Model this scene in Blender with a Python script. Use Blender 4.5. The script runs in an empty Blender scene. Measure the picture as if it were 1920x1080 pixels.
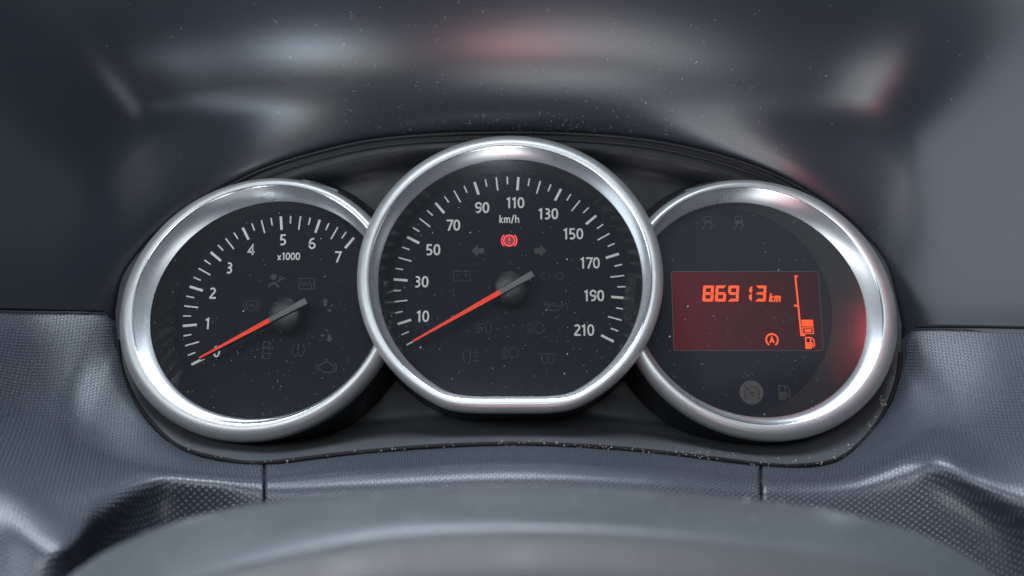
import bpy, bmesh, math, random
from mathutils import Vector, Matrix
D = bpy.data
sc = bpy.context.scene
col = sc.collection
R = math.radians
# All sizes are millimetres in dial coordinates: u to the right, v up, w out of the dial towards the driver.
MM = 0.001
def W(u, v, w): return Vector((u*MM, -w*MM, v*MM))

# ---------------------------------------------------------------- camera
cam = D.cameras.new('camera'); camo = D.objects.new('camera', cam); col.objects.link(camo)
cam.sensor_width = 36.0; cam.lens = 36.0*1400/1920
cam.clip_start = 0.005; cam.clip_end = 20
camo.location = W(1.04, -41.9, 273.5); camo.rotation_euler = (R(90+8.78), 0, 0)
cam.dof.use_dof = True; cam.dof.focus_distance = 0.268; cam.dof.aperture_fstop = cam.lens/3.0
sc.camera = camo
# ---------------------------------------------------------------- ambient daylight inside the car
wd = D.worlds.new('World'); sc.world = wd; wd.use_nodes = True
bg = wd.node_tree.nodes['Background']; bg.inputs[0].default_value = (0.30, 0.38, 0.52, 1); bg.inputs[1].default_value = 0.22
sc.view_settings.view_transform = 'Standard'; sc.view_settings.look = 'None'
sc.view_settings.exposure = 0.0; sc.view_settings.gamma = 1
# ---------------------------------------------------------------- window light
def area(name, pos, target, sx, sy, rad, colr, shape='RECTANGLE', spread=180):
    l = D.lights.new(name, 'AREA'); l.shape = shape; l.size = sx*MM; l.size_y = sy*MM
    a = sx*sy*MM*MM*(math.pi/4 if shape in ('ELLIPSE', 'DISK') else 1)
    h = R(spread)/2; k = 1 if spread >= 179 else (math.tan(h)-h)/math.tan(h)   # a narrow spread concentrates the power
    l.energy = rad*math.pi*a*k; l.color = colr; l.spread = R(spread)
    o = D.objects.new(name, l); col.objects.link(o)
    o.location = W(*pos); d = W(*target)-W(*pos)
    o.rotation_euler = d.to_track_quat('-Z', 'Y').to_euler()
    return o
area('rear_window_light', (-150, 140, 750), (0, 0, 0), 660, 210, 7.0, (0.93, 0.97, 1.0))
area('windscreen_light', (-140, 720, 230), (0, -60, 80), 800, 520, 12.0, (0.80, 0.90, 1.0))
area('left_window_light', (-640, 20, 300), (0, 0, 0), 640, 560, 3.4, (0.80, 0.91, 1.0), 'ELLIPSE')
area('right_window_light', (660, 120, 280), (0, 0, 0), 380, 220, 0.7, (0.88, 0.94, 1.0))
area('rear_quarter_light', (420, 520, 640), (60, 0, 0), 380, 300, 0.35, (0.78, 0.90, 1.0))
# added out-of-view lamps, aimed to give coloured reflections in hood, bezels and lens
area('pale_reflection_light', (52, -250, 306), (26, 76, 14), 190, 250, 13.0, (0.92, 0.97, 1.0), 'ELLIPSE', 42)
area('jacket_stand_in_light', (2, -216, 314), (12, 66, 14), 44, 84, 26.0, (1.0, 0.06, 0.12), 'ELLIPSE', 36)  # added lamp standing in for red clothing mirrored in the hood
area('bluish_reflection_light', (-160, -205, 322), (-74, 81, 21), 24, 52, 120.0, (0.72, 0.86, 1.0), 'ELLIPSE', 16)
area('beige_reflection_light', (-128, -236, 296), (-61, 78, 18), 46, 56, 14.0, (1.0, 0.95, 0.70), 'ELLIPSE', 18)
area('red_cone_reflection_light', (38, -226, 362), (104, 31, 5), 66, 56, 22.0, (1.0, 0.06, 0.12), 'ELLIPSE', 16)  # added for a red reflection on the right gauge's cone
area('red_lens_reflection_light', (444, 305, 530), (117, -24, 17), 50, 100, 36.0, (1.0, 0.06, 0.10), 'ELLIPSE', 12)  # added for a red reflection in the right gauge's lens

# ---------------------------------------------------------------- materials
def nt(m):
    m.use_nodes = True; return m.node_tree, m.node_tree.nodes['Principled BSDF']
def mat(name, colr, rough=0.5, metal=0.0, spec=0.5, emit=None, es=0.0):
    m = D.materials.new(name); t, p = nt(m)
    p.inputs['Base Color'].default_value = (*colr, 1); p.inputs['Roughness'].default_value = rough
    p.inputs['Metallic'].default_value = metal; p.inputs['Specular IOR Level'].default_value = spec
    if emit: p.inputs['Emission Color'].default_value = (*emit, 1); p.inputs['Emission Strength'].default_value = es
    return m
def node(t, kind, **kw):
    n = t.nodes.new(kind)
    for k, v in kw.items(): setattr(n, k, v)
    return n
def bump_noise(m, scale, dist, strength=1.0, detail=3, rough_var=None, scale2=None):
    t, p = m.node_tree, m.node_tree.nodes['Principled BSDF']
    tc = node(t, 'ShaderNodeTexCoord'); n = node(t, 'ShaderNodeTexNoise')
    n.inputs['Scale'].default_value = scale; n.inputs['Detail'].default_value = detail
    t.links.new(tc.outputs['Object'], n.inputs['Vector'])
    b = node(t, 'ShaderNodeBump'); b.inputs['Strength'].default_value = strength; b.inputs['Distance'].default_value = dist
    t.links.new(n.outputs['Fac'], b.inputs['Height']); t.links.new(b.outputs['Normal'], p.inputs['Normal'])
    if rough_var:
        n2 = node(t, 'ShaderNodeTexNoise'); n2.inputs['Scale'].default_value = scale2; n2.inputs['Detail'].default_value = 5
        t.links.new(tc.outputs['Object'], n2.inputs['Vector'])
        mr = node(t, 'ShaderNodeMapRange'); mr.inputs['From Min'].default_value = 0.35; mr.inputs['From Max'].default_value = 0.68
        mr.inputs['To Min'].default_value = rough_var[0]; mr.inputs['To Max'].default_value = rough_var[1]
        t.links.new(n2.outputs['Fac'], mr.inputs['Value']); t.links.new(mr.outputs['Result'], p.inputs['Roughness'])
    return m
M = {}
M['hood'] = bump_noise(mat('hood_plastic', (0.020, 0.023, 0.030), 0.27), 1500, 0.000006, 0.4, 2)
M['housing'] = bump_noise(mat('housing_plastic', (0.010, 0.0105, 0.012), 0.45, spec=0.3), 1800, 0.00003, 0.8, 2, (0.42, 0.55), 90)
# upward-facing parts of the housing are coloured lighter, as if light fell on them
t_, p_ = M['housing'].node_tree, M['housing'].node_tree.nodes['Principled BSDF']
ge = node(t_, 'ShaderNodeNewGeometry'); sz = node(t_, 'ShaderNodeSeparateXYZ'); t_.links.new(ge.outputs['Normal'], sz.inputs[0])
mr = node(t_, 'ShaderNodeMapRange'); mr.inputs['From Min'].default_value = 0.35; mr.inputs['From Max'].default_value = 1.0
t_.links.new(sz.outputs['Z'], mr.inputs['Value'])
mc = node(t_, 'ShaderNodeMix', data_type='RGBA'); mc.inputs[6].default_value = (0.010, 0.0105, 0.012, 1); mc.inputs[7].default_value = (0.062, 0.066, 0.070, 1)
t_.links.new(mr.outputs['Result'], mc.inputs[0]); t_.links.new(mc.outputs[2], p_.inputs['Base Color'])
M['collar'] = mat('collar_plastic', (0.008, 0.008, 0.009), 0.35)
M['black'] = mat('deep_black', (0.004, 0.004, 0.005), 0.7, spec=0.2)
M['face'] = mat('dial_face_black', (0.011, 0.014, 0.020), 0.7, spec=0.12)
M['well'] = mat('dial_well_black', (0.050, 0.052, 0.055), 0.30, spec=0.6)
M['well_grey'] = bump_noise(mat('gauge_well_grey', (0.060, 0.064, 0.066), 0.45), 600, 0.00004, 0.5)
M['lip'] = bump_noise(mat('satin_chrome', (0.40, 0.405, 0.40), 0.41, 0.72), 2600, 0.000004, 0.4, 2, (0.37, 0.46), 160)
M['cone'] = bump_noise(mat('bright_satin_chrome', (0.35, 0.36, 0.37), 0.30, 0.78), 900, 0.000001, 0.2, 2, (0.26, 0.31), 60)
M['edge'] = mat('polished_edge', (0.9, 0.9, 0.88), 0.16, 1.0)
M['print'] = mat('ivory_print', (0.80, 0.79, 0.74), 0.6)
M['ghost'] = mat('unlit_symbol', (0.032, 0.030, 0.028), 0.6)
M['faint'] = mat('faint_symbol', (0.018, 0.019, 0.021), 0.6)
M['trace'] = mat('barely_visible_symbol', (0.014, 0.016, 0.021), 0.6)
M['cruise'] = mat('unlit_cruise_disc', (0.085, 0.082, 0.073), 0.6)
M['needle_red'] = mat('needle_red', (0.50, 0.025, 0.012), 0.6, spec=0.2, emit=(1, 0.055, 0.018), es=0.55)
M['needle_body'] = mat('needle_edge_black', (0.010, 0.010, 0.011), 0.4)
M['needle_grey'] = mat('needle_grey', (0.075, 0.082, 0.085), 0.42)
M['hub'] = bump_noise(mat('hub_plastic', (0.014, 0.015, 0.016), 0.36, spec=0.35), 2400, 0.00006, 0.8, 2)
M['lcd_on'] = mat('lcd_orange_segment', (0.03, 0.01, 0.005), 0.5, emit=(1.0, 0.085, 0.004), es=1.2)
M['brake'] = mat('lit_red_symbol', (0.3, 0.01, 0.01), 0.5, emit=(1.0, 0.045, 0.05), es=1.4)
M['brake_glow'] = mat('brake_symbol_glow', (0.05, 0.01, 0.012), 0.5, emit=(1.0, 0.02, 0.06), es=0.16)
M['dust'] = mat('pale_dust', (0.42, 0.42, 0.41), 0.9)
M['grit'] = mat('golden_grit', (0.75, 0.66, 0.48), 0.35, spec=0.8)
M['rim'] = bump_noise(mat('rim_leather', (0.058, 0.063, 0.068), 0.36), 700, 0.00012, 0.5, 4, (0.30, 0.42), 100)
# lcd window: backlit dark red glass, emission a little brighter to the left
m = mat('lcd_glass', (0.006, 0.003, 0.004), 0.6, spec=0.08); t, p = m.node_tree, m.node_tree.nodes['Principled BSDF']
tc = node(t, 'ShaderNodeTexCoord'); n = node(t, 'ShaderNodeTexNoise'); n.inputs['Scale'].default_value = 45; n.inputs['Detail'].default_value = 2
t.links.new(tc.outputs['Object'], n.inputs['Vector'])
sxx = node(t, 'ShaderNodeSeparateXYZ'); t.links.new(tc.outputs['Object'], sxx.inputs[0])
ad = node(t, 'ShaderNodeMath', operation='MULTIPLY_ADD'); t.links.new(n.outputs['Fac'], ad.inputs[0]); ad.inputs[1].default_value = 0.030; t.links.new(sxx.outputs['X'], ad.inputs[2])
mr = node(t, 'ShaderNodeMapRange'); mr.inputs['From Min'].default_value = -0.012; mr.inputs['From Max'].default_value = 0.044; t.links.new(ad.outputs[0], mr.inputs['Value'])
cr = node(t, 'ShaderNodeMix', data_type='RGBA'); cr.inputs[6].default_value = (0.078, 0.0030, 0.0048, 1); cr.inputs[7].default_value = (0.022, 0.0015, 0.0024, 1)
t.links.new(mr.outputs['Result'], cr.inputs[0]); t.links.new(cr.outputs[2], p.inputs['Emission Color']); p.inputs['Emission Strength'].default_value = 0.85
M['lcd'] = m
# clear dusty lens: see-through plastic with its own reflection
m = D.materials.new('lens_plastic'); m.use_nodes = True; t = m.node_tree; t.nodes.clear()
out = node(t, 'ShaderNodeOutputMaterial'); mx = node(t, 'ShaderNodeMixShader'); tr = node(t, 'ShaderNodeBsdfTransparent')
gl = node(t, 'ShaderNodeBsdfGlossy'); gl.inputs['Roughness'].default_value = 0.11; gl.inputs['Color'].default_value = (1, 1, 1, 1)
fr = node(t, 'ShaderNodeFresnel'); fr.inputs['IOR'].default_value = 1.5
df = node(t, 'ShaderNodeBsdfDiffuse'); df.inputs['Color'].default_value = (0.75, 0.8, 0.85, 1)
mx2 = node(t, 'ShaderNodeMixShader')
tc = node(t, 'ShaderNodeTexCoord'); nz = node(t, 'ShaderNodeTexNoise'); nz.inputs['Scale'].default_value = 70; nz.inputs['Detail'].default_value = 6
t.links.new(tc.outputs['Object'], nz.inputs['Vector'])
mr = node(t, 'ShaderNodeMapRange'); mr.inputs['From Min'].default_value = .35; mr.inputs['From Max'].default_value = .75; mr.inputs['To Min'].default_value = 0.006; mr.inputs['To Max'].default_value = 0.006
t.links.new(nz.outputs['Fac'], mr.inputs['Value'])
t.links.new(mr.outputs['Result'], mx2.inputs[0]); t.links.new(tr.outputs[0], mx2.inputs[1]); t.links.new(df.outputs[0], mx2.inputs[2])
t.links.new(fr.outputs[0], mx.inputs[0]); t.links.new(mx2.outputs[0], mx.inputs[1]); t.links.new(gl.outputs[0], mx.inputs[2])
t.links.new(mx.outputs[0], out.inputs['Surface'])
M['lens'] = m
# dashboard skin: staggered raised dashes moulded into the plastic, laid out on the skin's own millimetre UVs
m = mat('woven_grain_plastic', (0.060, 0.070, 0.092), 0.34, spec=0.8); t, p = m.node_tree, m.node_tree.nodes['Principled BSDF']
tc = node(t, 'ShaderNodeTexCoord'); sp = node(t, 'ShaderNodeSeparateXYZ'); t.links.new(tc.outputs['UV'], sp.inputs[0])
def mth(op, a, b=None):
    n = node(t, 'ShaderNodeMath', operation=op)
    for i, x in enumerate((a, b)):
        if x is None: continue
        if isinstance(x, (int, float)): n.inputs[i].default_value = x
        else: t.links.new(x, n.inputs[i])
    return n.outputs[0]
wob = node(t, 'ShaderNodeTexNoise'); wob.inputs['Scale'].default_value = 0.5; t.links.new(tc.outputs['UV'], wob.inputs['Vector'])
wb = mth('MULTIPLY', wob.outputs['Fac'], 0.5)
sx = mth('SINE', mth('MULTIPLY', mth('ADD', sp.outputs['X'], wb), math.pi/1.15)); sy = mth('SINE', mth('MULTIPLY', mth('ADD', sp.outputs['Y'], wb), math.pi/0.80))
pr = mth('MULTIPLY', sx, sy)
mr = node(t, 'ShaderNodeMapRange', interpolation_type='SMOOTHSTEP'); mr.inputs['From Min'].default_value = -0.05; mr.inputs['From Max'].default_value = 0.6
t.links.new(pr, mr.inputs['Value'])
b = node(t, 'ShaderNodeBump'); b.inputs['Strength'].default_value = 1.0; b.inputs['Distance'].default_value = 0.0005
t.links.new(mr.outputs['Result'], b.inputs['Height']); t.links.new(b.outputs['Normal'], p.inputs['Normal'])
mc = node(t, 'ShaderNodeMix', data_type='RGBA'); mc.inputs[6].default_value = (0.028, 0.034, 0.046, 1); mc.inputs[7].default_value = (0.072, 0.084, 0.104, 1)  # grooves darker, dashes lighter: relief shading put into the colour
t.links.new(mr.outputs['Result'], mc.inputs[0]); t.links.new(mc.outputs[2], p.inputs['Base Color'])
M['grain'] = m

# ---------------------------------------------------------------- helpers
ORG = {}                                     # origin (u,v,w) of every thing's Empty
def thing(name, org, label, cat, group=None):
    o = D.objects.new(name, None); col.objects.link(o); o.location = W(*org); o.empty_display_size = 0.01
    o['label'] = label; o['category'] = cat
    if group: o['group'] = group
    ORG[o.name] = org; return o
def root_org(o):
    x = (0, 0, 0)
    while o is not None:
        if o.name in ORG: return ORG[o.name]
        o = o.parent
    return x
def obj(name, verts, faces, m, parent=None, smooth=True, uvs=None, sharp=None, kind=None, label=None):
    """verts in dial millimetres"""
    org = root_org(parent) if parent else (0, 0, 0)
    me = D.meshes.new(name)
    me.from_pydata([tuple(W(a[0]-org[0], a[1]-org[1], a[2]-org[2])) for a in verts], [], faces)
    me.materials.append(m)
    if smooth: me.polygons.foreach_set('use_smooth', [True]*len(me.polygons))
    if uvs:
        l = me.uv_layers.new(name='UVMap'); l.data.foreach_set('uv', [c for lp in me.loops for c in uvs[lp.vertex_index]])
    me.update()
    o = D.objects.new(name, me); col.objects.link(o)
    if parent: o.parent = parent
    if kind: o['kind'] = kind
    if label: o['label'] = label
    if sharp: me.set_sharp_from_angle(angle=R(sharp))
    return o
def tag(o, label, cat, group=None):
    o['label'] = label; o['category'] = cat
    if group: o['group'] = group
def clip_side(V, F, g, extra=0.0):
    """the side gauges end where they meet the big middle bezel"""
    if g == 's': return V, F
    c, r, tl, ch = GAUGES['s']['O']; r += extra
    ins = [math.hypot(p[0]-c[0], (p[1]-c[1])/math.cos(R(tl))) < r-.5 for p in V]
    return V, [f for f in F if not all(ins[i] for i in f)]
def loft(rings, closed=True, flip=False):
    """rings: lists of points of equal length -> verts, quads"""
    n = len(rings[0]); V = [p for r in rings for p in r]; F = []
    for i in range(len(rings)-1):
        for j in range(n if closed else n-1):
            k = (j+1) % n; q = (i*n+j, i*n+k, (i+1)*n+k, (i+1)*n+j)
            F.append(q[::-1] if flip else q)
    return V, F
def lerp(a, b, s): return tuple(x+(y-x)*s for x, y in zip(a, b))
def sstep(x): x = max(0, min(1, x)); return x*x*(3-2*x)
def catmull(P, n):
    """smooth resample of a point list, n points"""
    out = []
    for i in range(n):
        x = i/(n-1)*(len(P)-1); k = min(int(x), len(P)-2); s = x-k
        p0, p1, p2, p3 = P[max(k-1, 0)], P[k], P[k+1], P[min(k+2, len(P)-1)]
        out.append(tuple(0.5*(2*b+(c-a)*s+(2*a-5*b+4*c-d)*s*s+(3*b-a-3*c+d)*s**3) for a, b, c, d in zip(p0, p1, p2, p3)))
    return out
def by_length(P, n):
    """catmull, then points at equal spacing"""
    Q = catmull(P, 600); L = [0]
    for a, b in zip(Q, Q[1:]): L.append(L[-1]+math.dist(a, b))
    out = []; k = 0
    for i in range(n):
        x = L[-1]*i/(n-1)
        while k < len(L)-2 and L[k+1] < x: k += 1
        out.append(lerp(Q[k], Q[k+1], (x-L[k])/max(L[k+1]-L[k], 1e-9)))
    return out

# flat lettering and symbols: mitred ribbons
def ribbon(P, wd, closed=False):
    n = len(P); V = []; F = []
    for i in range(n):
        a = P[i-1] if (i > 0 or closed) else None; c = P[(i+1) % n] if (i < n-1 or closed) else None
        b = P[i]; ds = []
        for p, q in ((a, b), (b, c)):
            if p is None or q is None: continue
            l = math.hypot(q[0]-p[0], q[1]-p[1]) or 1e-9; ds.append(((q[0]-p[0])/l, (q[1]-p[1])/l))
        tx = sum(d[0] for d in ds); ty = sum(d[1] for d in ds); l = math.hypot(tx, ty) or 1e-9; tx /= l; ty /= l
        k = 1/max(0.5, tx*ds[0][0]+ty*ds[0][1])
        V += [(b[0]-ty*wd/2*k, b[1]+tx*wd/2*k), (b[0]+ty*wd/2*k, b[1]-tx*wd/2*k)]
    for i in range(n if closed else n-1):
        j = (i+1) % n; F.append((2*i+1, 2*j+1, 2*j, 2*i))
    return V, F
def arc(cx, cy, rx, ry, a0, a1, n=14):
    return [(cx+rx*math.cos(R(a0+(a1-a0)*i/n)), cy+ry*math.sin(R(a0+(a1-a0)*i/n))) for i in range(n+1)]
def flat(strokes, z0, zs=0.008):
    """strokes: ('s', points, width[, closed]) or ('f', polygon) in (u,v) mm -> verts, faces, each a hair above the last"""
    V = []; F = []
    for k, s in enumerate(strokes):
        if s[0] == 's': v, f = ribbon(s[1], s[2], len(s) > 3 and s[3])
        else: v = list(s[1]); f = [tuple(range(len(v)))]
        o = len(V); V += [(a, b, z0+zs*k) for a, b in v]; F += [tuple(o+i for i in q) for q in f]
    return V, F
def place(strokes, cx, cy, s=1.0, sy=None, rot=0):
    sy = sy or s; c, sn = math.cos(R(rot)), math.sin(R(rot)); out = []
    for st in strokes:
        P = [(cx+(x*s)*c-(y*sy)*sn, cy+(x*s)*sn+(y*sy)*c) for x, y in st[1]]
        out.append((st[0], P, st[2]*(abs(s)+sy)/2, *st[3:]) if st[0] == 's' else ('f', P))
    return out
# digit strokes in a box 0..0.56 wide, 0..1 tall (outer), stroke t
T_ = 0.155
def G(ch):
    t = T_; h = t/2; w = 0.60; L, Rr, B, Tp = h, w-h, h, 1-h; cx = w/2; rx = (Rr-L)/2
    if ch == '0': return [('s', [(cx+rx*math.copysign(abs(math.cos(a))**.86, math.cos(a)), .5+(.5-h)*math.copysign(abs(math.sin(a))**.92, math.sin(a))) for a in [R(i*15) for i in range(24)]], t, True)], w
    if ch == '1': return [('s', [(0.04, 0.79), (0.25, 0.915), (0.25, 0)], t)], 0.44
    if ch == '2': return [('s', [(L, .84)]+arc(cx-.02, .715, .20, .215, 125, -25, 10)+[(.09, .14), (.09, B)], t), ('s', [(.03, B), (w-.02, B)], t)], w
    if ch == '3': return [('s', arc(cx-.04, .735, .20, .195, 125, -70, 12)+[(.18, .535)], t), ('s', [(.18, .535)]+arc(cx-.06, .29, .235, .225, 70, -125, 14), t)], w
    if ch == '4': return [('s', [(.42, 0), (.42, .93), (.05, .29), (.05, .27), (.60, .27)], t)], w+.02
    if ch == '5': return [('s', [(.50, Tp), (.13, Tp), (.10, .53)]+arc(cx-.07, .305, .26, .24, 85, -125, 14), t)], w
    if ch == '6': return [('s', [(.47, .93), (.36, .92)]+arc(cx+.04, .42, .27, .5, 110, 180, 8)+arc(cx, .30, .232, .232, 190, 540, 20), t)], w
    if ch == '9':
        s, ww = G('6'); return [('s', [(w-x, 1-y) for x, y in s[0][1]], t)], w
    if ch == '7': return [('s', [(.02, Tp), (.53, Tp), (.19, 0)], t)], w-.04
    if ch == '8': return [('s', arc(cx, .735, .19, .2, 0, 360, 18)[:-1], t, True), ('s', arc(cx, .29, .23, .225, 0, 360, 18)[:-1], t, True)], w
    if ch == 'k': return [('s', [(h, 0), (h, 1)], t), ('s', [(.44, .66), (.12, .36), (.46, 0)], t)], .5
    if ch == 'm': return [('s', [(h, 0), (h, .68)], t), ('s', [(h, .45)]+arc(.24, .46, .15, .17, 150, 0, 8)+[(.39, 0)], t), ('s', [(.39, .45)]+arc(.56, .46, .15, .17, 150, 0, 8)+[(.71, 0)], t)], .84
    if ch == 'h': return [('s', [(h, 0), (h, 1)], t), ('s', [(h, .42)]+arc(.27, .44, .17, .19, 150, 0, 8)+[(.44, 0)], t)], .58
    if ch == 'n': return [('s', [(h, 0), (h, .68)], t), ('s', [(h, .42)]+arc(.27, .44, .17, .19, 150, 0, 8)+[(.44, 0)], t)], .58
    if ch == '/': return [('s', [(0, -.08), (.30, 1.04)], t)], .36
    if ch == 'x': return [('s', [(.03, 0), (.42, .62)], t), ('s', [(.42, 0), (.03, .62)], t)], .52
    if ch == 'A': return [('s', [(.03, 0), (.32, .93), (.61, 0)], t), ('s', [(.14, .30), (.50, .30)], t)], .66
    if ch == 'B': return [('s', [(h, h), (h, 1-h), (.3, 1-h)]+arc(.32, .735, .16, .195, 80, -80, 8)+[(.14, .53)], t), ('s', [(.3, .53)]+arc(.34, .30, .18, .235, 80, -90, 8)+[(h, h)], t)], .6
    if ch == 'S': return [('s', arc(.29, .72, .2, .21, 40, 250, 10)+arc(.29, .29, .22, .22, 80, -140, 10), t)], .58
    if ch == '(': return []
def text(s, cx, cy, h, sp=0.06, slant=0.0, wsc=1.0):
    """centred string of height h mm"""
    out = []; x = 0
    for ch in s:
        g, w = G(ch)
        for st in g: out.append((st[0], [((px*wsc+x+slant*py), py) for px, py in st[1]], *st[2:]))
        x += w*wsc+sp
    x -= sp
    return place([(a[0], [(px-x/2, py-.5) for px, py in a[1]], *a[2:]) for a in out], cx, cy, h)

# ---------------------------------------------------------------- rings of the bezels
NR = 240
def ring(c, rad, tilt, chord=None, back=0.0, n=NR, soft=2.6):
    """circle of radius rad round c, leaning by tilt degrees (lower edge towards the driver); chord cuts its bottom flat"""
    out = []
    for i in range(n):
        a = 2*math.pi*i/n; r = rad
        if chord and math.sin(a) < -0.2:
            rc = chord/(-math.sin(a)); k = soft                     # smooth minimum of circle and chord
            e = max(k-abs(r-rc), 0)/k; r = min(r, rc)-e*e*k*0.25
        u = r*math.cos(a); y = r*math.sin(a)
        out.append((c[0]+u, c[1]+y*math.cos(R(tilt)), c[2]-y*math.sin(R(tilt))-back))
    return out
def blend(a, b, s, dw=0.0): return [(x[0]+(y[0]-x[0])*s, x[1]+(y[1]-x[1])*s, x[2]+(y[2]-x[2])*s+dw) for x, y in zip(a, b)]
def disc(ringpts, m, name, parent, w=None):
    V = [(p[0], p[1], p[2] if w is None else w) for p in ringpts]
    c = tuple(sum(x)/len(V) for x in zip(*V)); n = len(V)
    return obj(name, V+[c], [(i, (i+1) % n, n) for i in range(n)], m, parent)
GAUGES = {
 's': dict(O=((0.4, 5.0, 14), 54.2, 11, 51.3), C=((0.4, 4.1, 17.2), 49.5, 11, 45.8), I=((0.4, 2.7, 14.2), 46.35, 11.5, 43.0)),
 't': dict(O=((-87.8, -6.4, 12), 49.3, 11.5, None), C=((-86.7, -5.4, 15), 44.5, 12, None), I=((-84.8, -7.2, 12.6), 41.0, 14, None)),
 'd': dict(O=((87.9, -6.6, 12), 48.9, 11.5, None), C=((86.2, -5.9, 15), 44.1, 12, None), I=((84.8, -7.2, 12.6), 40.5, 14, None))}
def build_bezel(g, root, face_ring, well_mat, flutes=False):
    q = GAUGES[g]
    O = ring(*q['O']); Cr = ring(*q['C']); I = ring(*q['I'])
    # outer lip: a rounded band from the crease out to the rim and round to its side
    prof = [Cr]
    for s, b in ((.04, .22), (.14, .62), (.28, .98), (.42, 1.15), (.56, 1.15), (.70, .98), (.83, .62), (.93, .1), (.985, -.75)):
        prof.append(blend(Cr, O, s, b*1.15))
    prof.append([(p[0], p[1], p[2]-1.9) for p in ring(q['O'][0], q['O'][1]+.08, q['O'][2], q['O'][3])])
    prof.append([(p[0], p[1], p[2]-5.0) for p in ring(q['O'][0], q['O'][1]+.05, q['O'][2], q['O'][3])])
    V, F = clip_side(*loft(prof), g); bz = obj('bezel', V, F, M['lip'], root, sharp=50)
    # narrow polished step at the crease, then the sloping inner cone
    C1 = ring(q['C'][0], q['C'][1]-.42, q['C'][2], q['C'][3]-.42 if q['C'][3] else None, 0.30)
    V, F = loft([C1, blend(C1, Cr, .5, .05), [(p[0], p[1], p[2]-.02) for p in Cr]]); V, F = clip_side(V, F, g); obj('polished_edge', V, F, M['edge'], bz)
    rows = [[(p[0], p[1], p[2]-.04) for p in C1]]
    for k in range(1, 9):
        s = k/8; rows.append(blend(rows[0], I, s, -0.25*math.sin(math.pi*s)))
    V, F = clip_side(*loft(rows), g); obj('inner_cone', V, F, M['cone'], bz)
    # black collar that carries the bezel back to the housing, a hair wider
    c = q['O']; k1 = [(p[0], p[1], p[2]-4.6) for p in ring(c[0], c[1]+.35, c[2], (c[3]+.35) if c[3] else None)]
    k1b = [(p[0], p[1], p[2]-3.9) for p in ring(c[0], c[1]-.4, c[2], (c[3]-.4) if c[3] else None)]
    k2 = [(p[0], p[1], p[2]*.4-3) for p in ring(c[0], c[1]+1.6, c[2], (c[3]+1.4) if c[3] else None)]
    k3 = [(p[0], p[1], -6) for p in ring(c[0], c[1]+3.4, c[2], (c[3]+3.2) if c[3] else None)]
    V, F = clip_side(*loft([k1b, k1, k2, k3]), g, 1.0); obj('collar', V, F, M['collar'], root, sharp=50)
    # well: dark wall from the cone's foot down to the dial face
    n = len(I); wl = []
    I2 = [lerp(p, (q['I'][0][0], q['I'][0][1], p[2]), .004) for p in I]
    for k in range(7):
        s = k/6; rr = blend(I2, face_ring, s)
        if flutes and 0 < k < 6:
            cc = q['I'][0]
            rr = [lerp(p, (cc[0], cc[1], p[2]), 0.004*(1 if (j//1) % 2 else -1)*min(1, 1.4*math.sin(math.pi*s))) for j, p in enumerate(rr)]
        wl.append(rr)
    V, F = loft(wl); obj('well', V, F, well_mat, root, sharp=80)
    # clear lens just inside the cone's foot
    V = [(p[0], p[1], p[2]+.35) for p in I]; cc = tuple(sum(x)/n for x in zip(*V))
    lens = obj('lens', V+[cc], [(i, (i+1) % n, n) for i in range(n)], M['lens'], root)
    return I
def lens_dust(g, root, n, seed, low=0.5):
    """specks and short fibres lying on the lens"""
    q = GAUGES[g]['I']; c, rad, tilt, ch = q; rnd = random.Random(seed); V = []; F = []
    e1 = (1, 0, 0); e2 = (0, math.cos(R(tilt)), -math.sin(R(tilt))); nn = (0, math.sin(R(tilt)), math.cos(R(tilt)))
    for _ in range(n):
        while True:
            x, y = rnd.uniform(-1, 1)*rad, rnd.uniform(-1, 1)*rad
            if math.hypot(x, y) < rad-.8 and (not ch or y > -ch+.6):
                if y < -rad*.1 or rnd.random() > low: break
        big = rnd.random(); L = rnd.uniform(.06, .20)*(1+1.3*(big > .95)); wv = rnd.uniform(.04, .08)*(1+1.0*(big > .95)); a = rnd.gauss(1.1, .6)
        if big < .12: L *= 2.6; wv *= .55
        ca, sa = math.cos(a), math.sin(a); o = len(V)
        for px, py, pz in ((-L, 0, 0), (-L*.4, -wv, 0), (L*.5, -wv*.8, 0), (L, 0, 0), (L*.3, wv, 0), (-L*.5, wv*.8, 0), (0, 0, wv*.7)):
            X, Y, Z = x+px*ca-py*sa, y+px*sa+py*ca, .40+pz
            V.append(tuple(c[i]+e1[i]*X+e2[i]*Y+nn[i]*Z for i in range(3)))
        F += [(o+i, o+(i+1) % 6, o+6) for i in range(6)]
    o = obj('dust_specks', V, F, M['dust'], root, kind='stuff')

def ticks(root, c, r, a0, step, vals, big, mid):
    org = root_org(root)
    def bar(name, w, l):
        h = .12; V = [(x, y, z) for z in (0, h) for x, y in ((-l, -w/2), (0, -w/2), (0, w/2), (-l, w/2))]
        me = D.meshes.new(name); me.from_pydata([tuple(W(*p)) for p in V], [], [(4, 5, 6, 7), (0, 1, 5, 4), (1, 2, 6, 5), (2, 3, 7, 6), (3, 0, 4, 7)]); me.materials.append(M['print']); return me
    mb, mm_, ms = bar('scale_mark_wide', .92, 5.15), bar('scale_mark_long', .52, 5.15), bar('scale_mark_short', .50, 2.9)
    for v in vals:
        a = -R(a0+step*v); k = mb if big(v) else (mm_ if mid(v) else ms)
        o = D.objects.new('scale_mark', k); col.objects.link(o); o.parent = root
        o.location = W(c[0]+r*math.cos(a)-org[0], c[1]+r*math.sin(a)-org[1], .05-org[2]); o.rotation_euler = (0, -a, 0)
def glyphs(name, strokes, m, root, z=.06, label=None):
    V, F = flat(strokes, z); return obj(name, V, F, m, root, smooth=False, label=label)
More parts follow.
